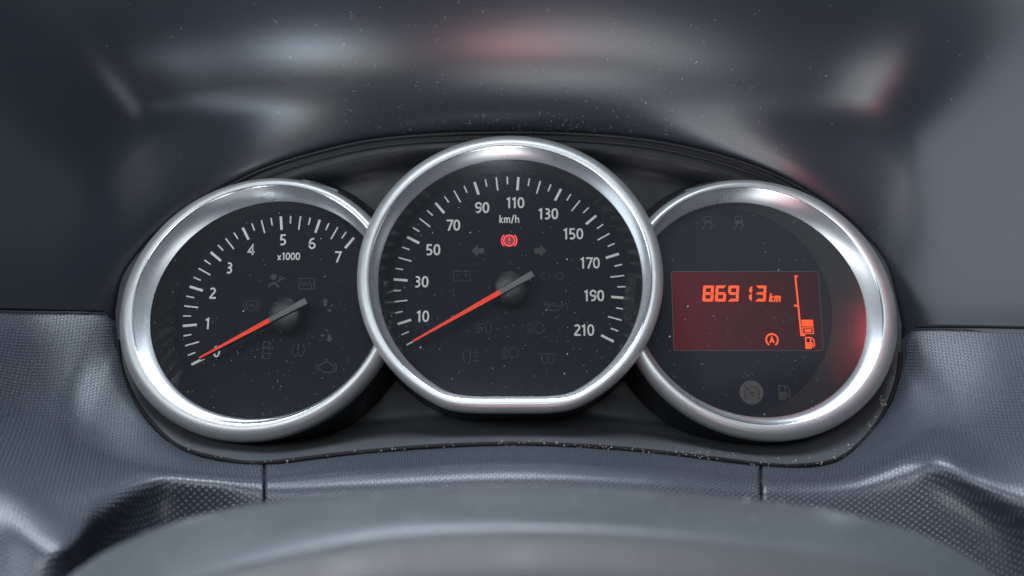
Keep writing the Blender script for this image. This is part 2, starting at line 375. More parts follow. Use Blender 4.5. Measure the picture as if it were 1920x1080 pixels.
def needle(root, hub, tail, tip, red0, w0=6.3):
    ang = math.atan2(tip[1]-hub[1], tip[0]-hub[0]); ca, sa = math.cos(ang), math.sin(ang)
    def T(x, y, z): return (hub[0]+x*ca-y*sa, hub[1]+x*sa+y*ca, z)
    # turned hub cap with a domed top and soft edge
    prof = [(6.6, 2.0), (6.6, w0+.4), (6.45, w0+1.0), (6.1, w0+1.35), (5.0, w0+1.75), (3.5, w0+2.05), (1.8, w0+2.2), (.01, w0+2.25)]
    rows = [[(hub[0]+r*math.cos(2*math.pi*i/64), hub[1]+r*math.sin(2*math.pi*i/64), z) for i in range(64)] for r, z in prof]
    V, F = loft(rows)
    lt = math.hypot(tip[0]-hub[0], tip[1]-hub[1]); ltl = -math.hypot(tail[0]-hub[0], tail[1]-hub[1]); lr = (red0[0]-hub[0])*ca+(red0[1]-hub[1])*sa
    zt = w0+3.0
    def wid(x): return 1.42-.82*max(0, min(1, (x-ltl)/(lt-ltl)))
    xs = [ltl, ltl*.5, 0, lr, lt*.5, lt*.9, lt-.3]
    R_ = []
    for x in xs:
        w = wid(x); zz = zt-1.2*max(0, x/lt)
        R_.append([T(x, -w, w0-.2), T(x, -w, zz-.35), T(x, -w+.22, zz), T(x, w-.22, zz), T(x, w, zz-.35), T(x, w, w0-.2)])
    V2, F2 = loft(R_, closed=True); F2 += [tuple(range(5, -1, -1)), tuple(range(len(V2)-6, len(V2)))]
    nd = obj('needle', V2, F2, M['needle_body'], root, smooth=False)
    obj('hub', V, F, M['hub'], nd, sharp=60)
    def strip(name, x0, x1, m):
        xs = [x0+(x1-x0)*i/6 for i in range(7)]; rr = []
        for x in xs:
            w = wid(x)-.30; zz = zt-1.2*max(0, x/lt)
            rr.append([T(x, -w, zz-.1), T(x, -w+.06, zz+.16), T(x, w-.06, zz+.16), T(x, w, zz-.1)])
        V, F = loft(rr, closed=False); F += [(0, 1, 2, 3), tuple(len(V)-1-i for i in range(4))]
        obj(name, V, F, m, nd, smooth=False)
    strip('grey_spine', ltl+.12, lr-.05, M['needle_grey']); strip('red_pointer', lr+.05, lt-.5, M['needle_red'])

# ================================================================ speedometer
sp_ = thing('speedometer', (0, 0, 0), 'large middle speedometer dial with flat-bottomed silver bezel, red needle resting near zero', 'gauge', 'gauges of the instrument cluster')
fr_ = ring((0, 0, 0), 44.9, 0, 42.6, 0)
build_bezel('s', sp_, fr_, M['well'], True)
disc(fr_, M['face'], 'dial_face', sp_, 0)
ticks(sp_, (0, 0), 43.0, 151.03, 1.12377, range(0, 211, 5), lambda v: v % 20 == 10, lambda v: v % 20 == 0)
for s, x, y in (('10', -31.8, -10.2), ('30', -32.6, 2.7), ('50', -28.4, 14.8), ('70', -21.0, 24.2), ('90', -10.2, 31.0), ('110', 2.3, 32.9), ('130', 14.7, 28.6),
                ('150', 24.0, 20.9), ('170', 30.1, 9.8), ('190', 31.4, -2.5), ('210', 27.5, -15.3)):
    glyphs('numeral', text(s, x, y, 4.25, .055), M['print'], sp_, label='white number %s printed on the dial' % s)
glyphs('unit_lettering', text('km/h', 0.1, 26.6, 3.0, .09), M['print'], sp_)
K = .42
def brake():
    s = [('s', arc(0, 0, 2.05, 2.05, 0, 360, 28)[:-1], K, True), ('s', arc(0, 0, 2.85, 2.85, 132, 228, 12), K*.95), ('s', arc(0, 0, 2.85, 2.85, -48, 48, 12), K*.95),
         ('s', [(0, -.15), (0, 1.2)], .34), ('f', arc(0, -.85, .22, .22, 0, 360, 8)[:-1])]
    return place(s, 0.0, 18.3)
glyphs('brake_warning_symbol', brake(), M['brake'], sp_, .08, 'lit red brake warning symbol, exclamation mark in a circle between brackets')
glyphs('brake_glow_disc', [('f', arc(0, 18.3, 1.9, 1.9, 0, 360, 28)[:-1])], M['brake_glow'], sp_, .05)  # emissive disc paints the symbol's red glow inside its circle
AR = [(-2.5, 0), (0, 2.35), (0, 1.05), (2.3, 1.05), (2.3, -1.05), (0, -1.05), (0, -2.35)]
glyphs('turn_arrow', [('f', [(x-11.7, y+14.4) for x, y in AR][::-1])], M['ghost'], sp_, label='unlit grey arrow pointing left')
glyphs('turn_arrow', [('f', [(11.6-x, y+14.4) for x, y in AR])], M['ghost'], sp_, label='unlit grey arrow pointing right')
def batt():
    return [('s', [(-3.1, -1.9), (3.1, -1.9), (3.1, 1.7), (-3.1, 1.7)], .22, True), ('s', [(-2.1, 1.95), (-1.0, 1.95)], .4), ('s', [(1.0, 1.95), (2.1, 1.95)], .4),
            ('s', [(-2.2, .3), (-.8, .3)], .25), ('s', [(.9, .3), (2.3, .3)], .25), ('s', [(1.6, -.4), (1.6, 1.0)], .25)]
glyphs('battery_symbol', place(batt(), -17.6, 4.9), M['faint'], sp_)
glyphs('side_lamp_symbol', place([('s', arc(0, 0, 1.15, 1.25, 0, 360, 16)[:-1], .28, True)]+[('s', [(-2.4, y), (-1.6, y*.7)], .2) for y in (-.9, 0, .9)]+
       [('s', [(-4.6, y), (-3.7, y)], .2) for y in (-.9, 0, .9)]+[('s', arc(-5.9, 0, 1.1, 1.2, 60, 300, 10), .2)], 18.9, 4.9), M['faint'], sp_)
def oil():
    return [('s', [(-2.9, 1.0), (-2.7, -1.5), (.6, -1.5), (3.3, 1.1), (4.0, .9)], .26), ('s', [(-2.9, .6), (-.6, .1), (1.3, .3), (2.6, 1.3)], .22), ('s', arc(-3.7, 1.1, .8, .55, 0, 360, 12)[:-1], .24, True),
            ('s', [(-2.0, 1.1), (-.6, 1.2), (-1.2, .4)], .22), ('s', [(4.0, .4), (4.0, -1.0)], .26)]
glyphs('oil_can_symbol', place(oil(), 17.4, -6.5), M['ghost'], sp_)
def lampD(): return [('s', [(.3, 1.85)]+arc(1.1, 0, 1.9, 1.9, 85, -85, 12)+[(.3, -1.85), (-.15, -1.0), (-.25, 0), (-.15, 1.0)], .25, True)]
glyphs('front_fog_symbol', place([('s', [(1.9, 2.2)]+arc(1.6, 0, 1.5, 2.2, 60, -60, 8)+[(1.9, -2.2), (1.1, -1.5), (.9, 0), (1.1, 1.5)], .24, True)]+
       [('s', [(-3.4, y-.55), (.2, y+.25)], .22) for y in (-1.4, 0, 1.4)]+[('s', [(-1.7, -2.4), (-1.5, -.8), (-1.9, .6), (-1.6, 2.2)], .22)], -9.6, -14.4), M['faint'], sp_)
glyphs('main_beam_symbol', place(lampD()+[('s', [(-3.1, y), (-.85, y)], .26) for y in (-1.8, -.9, 0, .9, 1.8)], 9.9, -14.6), M['faint'], sp_)
glyphs('dipped_beam_symbol', place(lampD()+[('s', [(-3.0, y-.5), (-.9, y+.1)], .24) for y in (-1.8, -1.1, -.3, .5, 1.3, 2.0)], 0.4, -23.6), M['faint'], sp_)
glyphs('rear_fog_symbol', place([('s', [(-1.1, 2.4)]+arc(-1.6, 0, 1.9, 2.4, 100, 260, 12)+[(-1.1, -2.4), (-.7, 0)], .24, True), ('s', [(1.0, 2.6), (1.3, 1.0), (.9, -.6), (1.2, -2.6)], .22)]+
       [('s', [(.1, y), (2.4, y)], .22) for y in (-1.6, -.2, 1.3)], -13.4, -24.9), M['faint'], sp_)
glyphs('glow_plug_symbol', place([('s', [(-3.4, .9), (-2.7, 1.6), (-1.6, 1.4)]+arc(-1.2, -.3, 1.0, 1.9, 90, -250, 16)+[(-.2, 1.7), (.6, 1.4)]+arc(1.3, -.3, 1.0, 1.9, 110, -230, 16)+[(2.2, 1.7), (3.4, .9)], .24)], 14.1, -25.5), M['faint'], sp_)
needle(sp_, (0.5, -0.4), (8.2, 4.8), (-34.6, -20.3), (-3.4, -1.9))
lens_dust('s', sp_, 190, 4)

# ================================================================ tachometer
ta = thing('tachometer', (-82, -10.5, 0), 'left rev counter marked 0 to 7 x1000 in a round silver bezel', 'gauge', 'gauges of the instrument cluster')
fr_ = ring((-82.2, -10.2, 0), 40.2, 0)
build_bezel('t', ta, fr_, M['well'])
disc(fr_, M['face'], 'dial_face', ta, 0)
ticks(ta, (-81.9, -10.47), 38.2, 152.75, 22.2534, [k/4 for k in range(29)], lambda v: v == int(v), lambda v: v*2 == int(v*2))
for s, x, y in (('0', -107.0, -23.2), ('1', -110.9, -12.9), ('2', -109.7, -1.6), ('3', -104.1, 7.9), ('4', -96.3, 14.9), ('5', -84.6, 18.6), ('6', -73.7, 17.2), ('7', -63.9, 12.1)):
    glyphs('numeral', text(s, x, y, 4.2), M['print'], ta, label='white number %s printed on the dial' % s)
glyphs('unit_lettering', text('x1000', -82.2, 12.3, 2.85, .05), M['print'], ta)
def airbag(): return [('f', arc(-.9, 1.6, 1.15, 1.15, 0, 360, 16)[:-1]), ('s', [(-2.7, -2.3), (-1.7, -.9), (-.3, -.7), (.9, -2.0), (1.3, -2.4)], .75), ('f', arc(1.5, 1.7, .45, .45, 0, 360, 8)[:-1]),
                      ('s', [(.5, -.2), (1.6, .6), (3.4, 1.3)], .55), ('s', [(1.2, 1.0), (1.5, -.2)], .6)]
glyphs('airbag_symbol', place(airbag(), -86.6, 2.9), M['ghost'], ta)
glyphs('filter_symbol', place([('s', [(-2.9, -2.0), (2.9, -2.0), (2.9, 2.0), (-2.9, 2.0)], .28, True), ('s', [(-2.4, -.7), (-1.8, .9), (-1.0, -.9), (-.3, .9), (.4, -1.0), (1.1, 1.0), (1.7, -.8), (2.4, .8)], .26)], -75.1, 2.0), M['ghost'], ta)
glyphs('abs_symbol', place([('s', arc(0, 0, 2.0, 2.0, 0, 360, 24)[:-1], .24, True), ('s', arc(0, 0, 2.9, 2.9, 130, 230, 10), .24), ('s', arc(0, 0, 2.9, 2.9, -50, 50, 10), .24)]+text('ABS', 0, 0, 1.2), -95.1, -6.2), M['faint'], ta)
UP = [(0, 1.6), (1.3, .2), (.6, .2), (.6, -1.3), (-.6, -1.3), (-.6, .2), (-1.3, .2)]
glyphs('shift_arrow', [('f', [(x-67.9, y-5.0) for x, y in UP][::-1]), ('f', arc(-65.5, -6.2, .45, .45, 0, 360, 8)[:-1]), ('f', arc(-66.3, -8.0, .75, .55, 0, 360, 8)[:-1])], M['ghost'], ta, label='unlit arrow pointing up')
glyphs('shift_arrow', [('f', [(x-66.0, -18.2-y) for x, y in UP]), ('f', arc(-67.2, -15.3, .45, .45, 0, 360, 8)[:-1]), ('f', arc(-68.4, -17.2, .9, .5, 0, 360, 8)[:-1])], M['ghost'], ta, label='unlit arrow pointing down')
glyphs('open_door_symbol', place([('s', [(-1.2, .9), (-.9, 3.2), (.9, 3.2), (1.2, .9)], .24), ('s', [(-2.1, .2), (-1.3, 1.1), (0, 1.35), (1.3, 1.1), (2.1, .2)], .24), ('s', [(-1.1, .7), (-1.2, -1.2), (1.2, -1.2), (1.1, .7)], .24, True),
       ('s', [(-1.3, -1.6), (-1.3, -3.1), (1.3, -3.1), (1.3, -1.6)], .24), ('s', [(-2.1, -1.4), (-1.3, -.8)], .24), ('s', [(1.3, -.8), (2.1, -1.4)], .24)], -88.9, -22.7), M['ghost'], ta)
glyphs('tyre_pressure_symbol', place([('s', [(-1.7, 2.0), (-2.3, .6), (-2.2, -.8), (-1.4, -2.0), (1.4, -2.0), (2.2, -.8), (2.3, .6), (1.7, 2.0)], .26), ('s', [(0, 2.3), (0, -.2)], .42), ('f', arc(0, -1.0, .28, .28, 0, 360, 8)[:-1])], -77.2, -22.7), M['ghost'], ta)
glyphs('engine_symbol', place([('s', [(-2.9, -1.2), (-2.9, .6), (-2.0, .7), (-1.2, 1.6), (1.0, 1.6), (2.0, .5), (2.8, .4), (2.8, -1.0), (1.9, -2.1), (-1.0, -2.1), (-1.8, -1.2)], .3, True), ('s', [(-3.7, -1.0), (-3.7, .8)], .3), ('s', [(0, 1.6), (0, 2.5)], .3),
       ('s', [(-.8, 2.6), (.8, 2.6)], .3), ('s', [(2.6, 1.2), (3.6, .5), (3.7, -1.2), (2.9, -2.0)], .3)], -66.6, -28.7), M['ghost'], ta)
needle(ta, (-81.0, -10.3), (-73.5, -4.0), (-110.2, -26.2), (-86.1, -11.3))
lens_dust('t', ta, 150, 9)

# ================================================================ display gauge
dg = thing('display_gauge', (86, -10, 0), 'right round gauge with a dark red screen showing 86913 km in orange', 'gauge', 'gauges of the instrument cluster')
fr_ = ring((80.5, -8.0, 0), 38.6, 0)
build_bezel('d', dg, fr_, M['well_grey'])
disc(fr_, M['face'], 'dial_face', dg, 0)
x0, x1, y0, y1 = 60.3, 114.7, -22.7, 6.4
def rr_(x0, y0, x1, y1, r):
    return arc(x1-r, y1-r, r, r, 0, 90, 4)+arc(x0+r, y1-r, r, r, 90, 180, 4)+arc(x0+r, y0+r, r, r, 180, 270, 4)+arc(x1-r, y0+r, r, r, 270, 360, 4)
P0 = rr_(x0, y0, x1, y1, .9); P1 = rr_(x0-.25, y0-.25, x1+.25, y1+.25, 1.1)
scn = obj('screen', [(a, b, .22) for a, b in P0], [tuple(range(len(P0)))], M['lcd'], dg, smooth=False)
V, F = loft([[(a, b, .05) for a, b in P1], [(a, b, .45) for a, b in P1], [(a, b, .45) for a, b in P0], [(a, b, .2) for a, b in P0]])
obj('screen_frame', V, F, M['well_grey'], scn, smooth=False)
SEG = {'8': 'abcdefg', '6': 'acdefg', '9': 'abcdfg', '1': 'bc', '3': 'abcdg'}
def seg7(ch, x, y, w=4.0, h=6.0, t=1.05, sl=.10):
    g = .10; m_ = h/2; out = []
    P = {'a': [(g, h), (w-g, h), (w-t, h-t), (t, h-t)], 'd': [(t, t), (w-t, t), (w-g, 0), (g, 0)],
         'g': [(g+.05, m_), (t*.9, m_+t*.48), (w-t*.9, m_+t*.48), (w-g-.05, m_), (w-t*.9, m_-t*.48), (t*.9, m_-t*.48)],
         'f': [(0, h-g), (t, h-t-g), (t, m_+t*.55), (0, m_+g)], 'b': [(w, h-g), (w, m_+g), (w-t, m_+t*.55), (w-t, h-t-g)],
         'e': [(0, m_-g), (t, m_-t*.55), (t, t+g), (0, g)], 'c': [(w, m_-g), (w, g), (w-t, t+g), (w-t, m_-t*.55)]}
    for s in SEG[ch]: out.append(('f', [(x+a+sl*b, y+b) for a, b in P[s]][::-1]))
    return out
for k, (ch, x) in enumerate((('8', 71.3), ('6', 75.95), ('9', 80.65), ('1', 85.5), ('3', 90.75))):
    glyphs('odometer_digit', seg7(ch, x, -4.75), M['lcd_on'], scn, .27, 'orange digit %s' % ch)
T_ = .19
glyphs('unit_lettering', text('km', 98.0, -3.25, 3.2, .07, .22, .95), M['lcd_on'], scn, .27)
bar = [('s', [(107.0, 4.7), (105.85, 4.7), (105.7, -6.2), (105.6, -17.3), (106.9, -17.3)], .62)]
SC = lambda P, dx: [(x+dx*(4.7-y)/22, y) for x, y in P]
glyphs('fuel_scale', [('s', SC([(107.2, 4.7), (106.2, 4.7), (106.2, -17.2), (107.7, -17.2)], .9), .62), ('s', [(105.1, -6.3), (106.4, -6.3)], .7)], M['lcd_on'], scn, .27)
glyphs('fuel_bar', [('f', [(107.5, -14.0), (107.45, -11.5), (111.7, -11.5), (111.8, -14.0)][::-1])], M['lcd_on'], scn, .27, 'solid orange fuel bar')
glyphs('fuel_bar', [('s', [(107.75, -16.6), (107.7, -14.5), (111.6, -14.5), (111.65, -16.6)], .36, True), ('f', [(108.5, -16.1), (110.9, -16.1), (110.9, -15.0), (108.5, -15.0)])], M['lcd_on'], scn, .27, 'outlined orange fuel bar')
def pump(): return [('f', [(-1.5, -2.2), (.8, -2.2), (.8, .2), (-1.5, .2)]), ('s', [(-1.25, .2), (-1.25, 1.9), (.55, 1.9), (.55, .2)], .5), ('s', [(.9, 1.9), (1.7, 1.2), (1.9, -.8), (1.5, -1.5), (1.1, -1.1), (1.1, .1)], .38)]
glyphs('fuel_pump_symbol', place(pump(), 109.9, -20.0, 1.0), M['lcd_on'], scn, .27)
T_ = .24
glyphs('auto_stop_symbol', place([('s', arc(0, 0, 2.15, 2.15, -60, 240, 26), .62)]+text('A', 0, .1, 2.4), 96.3, -18.9), M['lcd_on'], scn, .27)
T_ = .155
def esc(): return [('s', [(-1.2, .3), (-1.5, 1.5), (-1.2, 2.9), (1.2, 2.9), (1.5, 1.5), (1.2, .3)], .35, True), ('f', [(-1.1, .5), (1.1, .5), (1.2, 1.5), (-1.2, 1.5)]), ('s', [(-1.0, .2), (-.8, -.7), (-2.1, -1.5), (-1.4, -2.3)], .4), ('s', [(1.0, .2), (1.9, -.6), (.5, -1.5), (1.2, -2.3)], .4)]
glyphs('stability_symbol', place(esc(), 74.6, 24.6), M['trace'], dg, label='very faint car with skid marks symbol')
glyphs('stability_symbol', place(esc(), 86.2, 24.6), M['ghost'], dg, label='unlit car with skid marks symbol')
glyphs('cruise_control_symbol', [('f', arc(87.9, -38.0, 4.3, 4.3, 0, 360, 40)[:-1])], M['cruise'], dg, .05, 'unlit beige disc with a small speedometer drawing')
glyphs('cruise_dial_drawing', place([('s', arc(0, 0, 2.75, 2.75, -40, 220, 22), .3), ('s', arc(0, 0, .6, .6, 0, 360, 10)[:-1], .3, True), ('s', [(-.5, .5), (-1.8, 1.9)], .3), ('f', [(-3.3, 3.0), (-2.6, 3.3), (-2.5, 2.3)])]+
       [('s', [(2.7*math.cos(R(a)), 2.7*math.sin(R(a))), (2.0*math.cos(R(a)), 2.0*math.sin(R(a)))], .25) for a in (-35, 0, 45, 90, 180, 215)], 88.1, -38.6), M['needle_body'], dg, .08)
glyphs('low_fuel_symbol', place(pump(), 99.5, -38.0, 1.25), M['ghost'], dg)
lens_dust('d', dg, 150, 15)

# ================================================================ cluster housing
TOP = [(-142.8, -9.2, 5), (-141.8, 3.7, 4), (-137.0, 14.0, 2), (-130.5, 22.4, 1), (-122.5, 29.8, 0), (-107.9, 38.7, 0), (-92.2, 46.7, 0), (-72.2, 53.2, 0), (-52.0, 57.7, 0), (-27.5, 60.0, 0), (-1.0, 60.7, 0),
       (25.5, 60.2, 0), (50.0, 58.1, 0), (70.2, 54.3, 0), (90.3, 48.4, 0), (106.1, 41.2, 0), (121.2, 30.6, 1), (132.0, 20.1, 2), (139.0, 7.6, 4), (142.0, -13.7, 5)]
BOT = [(137.7, -31.4, 8), (129.1, -44.4, 14), (118.3, -54.0, 20), (106.4, -60.0, 26), (93.1, -61.7, 29), (80.5, -61.2, 30), (55.5, -58.2, 30), (28.3, -55.7, 30), (1.0, -54.8, 30), (-26.2, -55.7, 30), (-53.4, -58.0, 30),
       (-77.9, -60.7, 30), (-91.5, -59.8, 28), (-107.2, -56.4, 24), (-118.3, -49.6, 20), (-129.2, -39.9, 14), (-137.8, -27.7, 8)]
top = by_length(TOP, 130); bot = by_length([TOP[-1]]+BOT+[TOP[0]], 130)
outl = top+bot[1:-1]
hs = thing('cluster_housing', (0, -5, 0), 'black plastic housing plate around and beneath the three silver-ringed gauges', 'housing')
rows = []
for s in (.02, .3, .5, .65, .75, .82, .87, .90, .925, .945, .965, .98, .99, 1.0):
    rows.append([(p[0]*s, -5+(p[1]+5)*s, -5*(s < .9)*1.0 + (p[2]-1)*(sstep((s-.86)/.14)) - 4*(1-sstep((s-.8)/.15))+(0 if s < 1 else .6)) for p in outl])
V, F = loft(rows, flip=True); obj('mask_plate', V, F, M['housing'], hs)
def tube(P, r, n=8, closed=False):
    rows = []
    for i, p in enumerate(P):
        a = Vector(P[max(i-1, 0)]); b = Vector(P[min(i+1, len(P)-1)]); d = (b-a).normalized(); x = d.cross(Vector((0, 0, 1))).normalized(); y = x.cross(d)
        rows.append([tuple(Vector(p)+x*r*math.cos(2*math.pi*k/n)+y*r*math.sin(2*math.pi*k/n)) for k in range(n)])
    return loft(rows)
for off, r in ((-.4, .45), (-3.0, .35)):
    P = [(p[0]*(1+off/140), p[1]+off*(.5+.5*min(1, max(0, p[1]/50))), p[2]+.6) for p in top[14:-14]]
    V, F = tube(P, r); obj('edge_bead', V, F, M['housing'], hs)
P = [(p[0], p[1]+.05, p[2]-.1) for p in bot[4:-4]]
V, F = tube(P, .75); obj('edge_gap_shade', V, F, M['black'], hs)  # black tube drawn in as the shaded gap between shelf and dashboard
rnd = random.Random(3); V = []; F = []
for _ in range(210):
    i = rnd.random()
    k = int((1-abs(rnd.gauss(0, .75))) * 60) if rnd.random() < .5 else rnd.randrange(16, 100)
    k = max(12, min(len(bot)-14, k+6)); p = bot[k]; q = lerp(p, (p[0]*.98, p[1]+abs(rnd.gauss(.5, .9))*(1.7 if k < 45 else .7), p[2]), 1); s = rnd.uniform(.05, .16)*(1.6 if rnd.random() < .1 else 1)
    c = (q[0]+rnd.uniform(-1.2, 1.2), q[1]+rnd.uniform(-.6, .1), q[2]+1.0+rnd.uniform(-.5, .9)); o = len(V)
    for a in ((1, 0, 0), (-1, 0, 0), (0, 1, 0), (0, -1, 0), (0, 0, 1), (0, 0, -1)): V.append(tuple(c[j]+a[j]*s*rnd.uniform(.6, 1.6) for j in range(3)))
    for a in ((0, 2, 4), (2, 1, 4), (1, 3, 4), (3, 0, 4), (2, 0, 5), (1, 2, 5), (3, 1, 5), (0, 3, 5)): F.append(tuple(o+x for x in a))
obj('grit', V, F, M['grit'], hs, smooth=False, kind='stuff')

# ================================================================ hood over the cluster
hd = thing('cluster_hood', (0, 60, 0), 'smooth dark dusty dashboard hood arching over the gauges with blurred reflections', 'dashboard hood')
HT = by_length([(-144.6, -16, 3), (-144.3, -8.6, 3)]+TOP[1:-1]+[(143.6, -13.3, 3), (143.8, -21, 3)], 160)
def hood_pt(p, w):
    k = max(0, min(1, (p[1]+12)/72)); x = max(w, 0)
    # bowl-shaped section: shallow at the root, turning to face the driver further out
    dv = (.52*x+.0190*x*x); du = 1.0*x-.0033*x*x+.8*(1-k)
    flat_ = (60.7-p[1])*.86*sstep(x/15)*sstep(k*1.5)                # the arch flattens towards its mouth
    return (p[0]+du*p[0]/143, p[1]+.9*k+dv*sstep(k*1.15)+flat_-.10*x*(1-k), p[2]*(1-max(w, 0)/130)-2+w)
ws = [-4, 0, 1, 2.5, 4.5, 7, 10, 13, 17, 21, 25, 29, 33, 37, 42, 47, 52, 58]
rows = [[hood_pt(p, w) for p in HT] for w in ws]
V, F = loft(rows, closed=False); obj('inner_skin', V, F, M['hood'], hd)
rows2 = [[hood_pt(p, 58) for p in HT], [tuple(a+b for a, b in zip(hood_pt(p, 60), (0, 3, 0))) for p in HT], [tuple(a+b for a, b in zip(hood_pt(p, 58), (p[0]*.03, 7, -1))) for p in HT], [tuple(a+b for a, b in zip(hood_pt(p, 58), (p[0]*.05, 14, -60))) for p in HT]]
V, F = loft(rows2, closed=False); obj('outer_skin', V, F, M['hood'], hd)
rnd = random.Random(21); V = []; F = []
for _ in range(620):
    r = rnd.random()
    if r < .42: fi, w = rnd.gauss(.62, .075), abs(rnd.gauss(6, 12))+.5
    elif r < .6: fi, w = rnd.gauss(.5, .07), abs(rnd.gauss(2, 4))+.5
    elif r < .72: fi, w = rnd.gauss(.40, .05), rnd.uniform(2, 34)
    else: fi, w = rnd.uniform(.12, .9), rnd.uniform(1, 42)
    fi = max(.03, min(.96, fi)); i = int(fi*(len(HT)-1)); i = min(i, len(HT)-2); w = min(w, 50)
    a = Vector(hood_pt(HT[i], w)); e1 = (Vector(hood_pt(HT[i+1], w))-a).normalized(); e2 = (Vector(hood_pt(HT[i], w+.5))-a).normalized(); nn = e1.cross(e2).normalized()
    if nn.dot(Vector((0, -42, 273))-a) < 0: nn = -nn
    a = a+e1*rnd.uniform(0, 1.5)
    o = len(V)
    if rnd.random() < .12:                                           # curled fibre
        L = rnd.uniform(.5, 1.5); a0 = rnd.uniform(0, 6.28); cv = rnd.uniform(-2.5, 2.5); P = []; x = y = 0
        for k in range(6):
            P.append((x, y)); an = a0+cv*k/5; x += L/5*math.cos(an); y += L/5*math.sin(an)
        v, f = ribbon(P, .07)
        V += [tuple(a+e1*p[0]+e2*p[1]+nn*.12) for p in v]; F += [tuple(o+x for x in q) for q in f]
    else:
        L = rnd.uniform(.05, .18)*(2.0 if rnd.random() < .08 else 1); wv = L*rnd.uniform(.25, .6); an = rnd.gauss(1.2, .8); ca, sa = math.cos(an), math.sin(an)
        for px, py, pz in ((-L, 0, 0), (-L*.3, -wv, 0), (L*.5, -wv*.8, 0), (L, .1*L, 0), (L*.2, wv, 0), (-L*.6, wv*.7, 0), (0, 0, wv)):
            X, Y = px*ca-py*sa, px*sa+py*ca; V.append(tuple(a+e1*X+e2*Y+nn*(.03+pz)))
        F += [(o+k, o+(k+1) % 6, o+6) for k in range(6)]
obj('dust_specks', V, F, M['dust'], hd, smooth=False, kind='stuff')

# ================================================================ lower dashboard skin
N0 = [(-179.7, -12.6, 41), (-163.1, -10.7, 20), (-146.6, -9.5, 6), (-140.3, -21.9, 7), (-129.2, -39.9, 14), (-107.1, -56.7, 24), (-77.9, -61.0, 30), (-43.2, -57.5, 30), (1.0, -55.2, 30), (41.9, -57.2, 30), (80.5, -61.5, 30), (106.4, -60.3, 26), (129.0, -44.8, 14), (139.6, -29.6, 8), (146.5, -15.3, 6), (164.5, -16.8, 20), (180.9, -19.6, 41)]
N1 = [(-155.9, -39.6, 68), (-150.8, -42.5, 42), (-143.0, -45.9, 33), (-135.0, -52.0, 33), (-120.5, -59.3, 34), (-98.2, -62.2, 36), (-75.1, -63.6, 38), (-41.5, -60.0, 39), (1.0, -58.1, 39), (40.3, -59.7, 39), (77.7, -64.1, 38), (105.2, -63.4, 36), (124.4, -55.1, 32), (137.9, -49.3, 30), (145.9, -47.5, 34), (151.9, -48.9, 45), (159.6, -51.2, 64)]
N2 = [(-144.5, -58.4, 80), (-129.0, -64.5, 78), (-110.2, -72.0, 80), (-110.6, -68.2, 64), (-103.9, -63.4, 50), (-89.9, -64.7, 46), (-72.4, -65.6, 46), (-39.7, -62.7, 48), (1.0, -60.7, 50), (38.7, -62.4, 48), (74.9, -66.2, 46), (99.8, -65.5, 46), (117.4, -59.9, 48), (124.3, -58.5, 54), (131.6, -63.0, 60), (139.0, -67.3, 66), (147.9, -73.3, 76)]
N3 = [(-132.6, -81.5, 92), (-119.1, -82.0, 90), (-107.8, -82.4, 88), (-112.3, -82.9, 60), (-103.9, -77.3, 46), (-89.2, -76.1, 44), (-71.3, -74.0, 48), (-38.8, -70.5, 52), (1.0, -68.8, 54), (37.8, -70.5, 52), (73.9, -74.0, 48), (99.0, -75.5, 48), (118.2, -75.2, 50), (129.3, -75.7, 52), (139.1, -79.6, 55), (147.0, -85.7, 60), (156.4, -89.9, 66)]
N4 = [(-126.8, -105.5, 96), (-113.8, -106.2, 94), (-105.4, -106.9, 92), (-110.0, -118.4, 60), (-101.3, -117.6, 42), (-88.6, -110.9, 40), (-70.6, -101.9, 46), (-38.1, -96.0, 52), (1.0, -94.1, 54), (37.1, -96.0, 52), (73.1, -101.9, 46), (99.1, -109.1, 46), (118.4, -116.3, 46), (130.6, -119.9, 48), (141.1, -122.0, 50), (151.4, -124.0, 52), (162.8, -125.2, 56)]
NET = [N0, N1, N2, N3, N4]
def cm(P, x):
    k = max(0, min(int(x), len(P)-2)); s = x-k; p0, p1, p2, p3 = P[max(k-1, 0)], P[k], P[k+1], P[min(k+2, len(P)-1)]
    return tuple(0.5*(2*b+(c-a)*s+(2*a-5*b+4*c-d)*s*s+(3*b-a-3*c+d)*s**3) for a, b, c, d in zip(p0, p1, p2, p3))
def skin(name, a, b, nx, root, ny=72, back=0.0, m=None, edge0=False, edge1=False):
    rows = []
    for j in range(ny+1):
        y = j/ny*4; row = [cm([cm(N, a+(b-a)*i/nx) for N in NET], y) for i in range(nx+1)]
        if edge0: row = [(row[0][0]+.35, row[0][1]-.3, row[0][2]-4), (row[0][0]+.10, row[0][1]-.1, row[0][2]-1.2), (row[0][0]+.0, row[0][1]-.02, row[0][2]-.35)]+row
        if edge1: row = row+[(row[-1][0]-.12, row[-1][1]-.1, row[-1][2]-.5), (row[-1][0]-.35, row[-1][1]-.3, row[-1][2]-4)]
        rows.append([(p[0], p[1], p[2]-back) for p in row])
    rows = [[(p[0], p[1]-1.6, p[2]-6) for p in rows[0]], [(p[0], p[1]-.35, p[2]-.7) for p in rows[0]]]+rows
    # millimetre UVs unrolled over the panel's slopes, so the moulded dashes keep their size
    nc = len(rows[0]); f = lambda p: (p[0]+.5*p[2]*max(-1, min(1, p[0]/70)), p[1]-.75*p[2])
    V, F = loft(rows, closed=False, flip=True)
    return obj(name, V, F, m or M['grain'], root, uvs=[f(p) for r in rows for p in r])
lp = thing('lower_dashboard', (-110, -65, 60), 'textured blue-grey dashboard panel left of the column cover, below the rev counter', 'dashboard panel', 'textured dashboard panels')
skin('skin', 0.0, 5.985, 150, lp, edge1=True)
cc = thing('column_cover', (0, -65, 50), 'textured grey middle cover between two seams, right below the speedometer', 'dashboard cover')
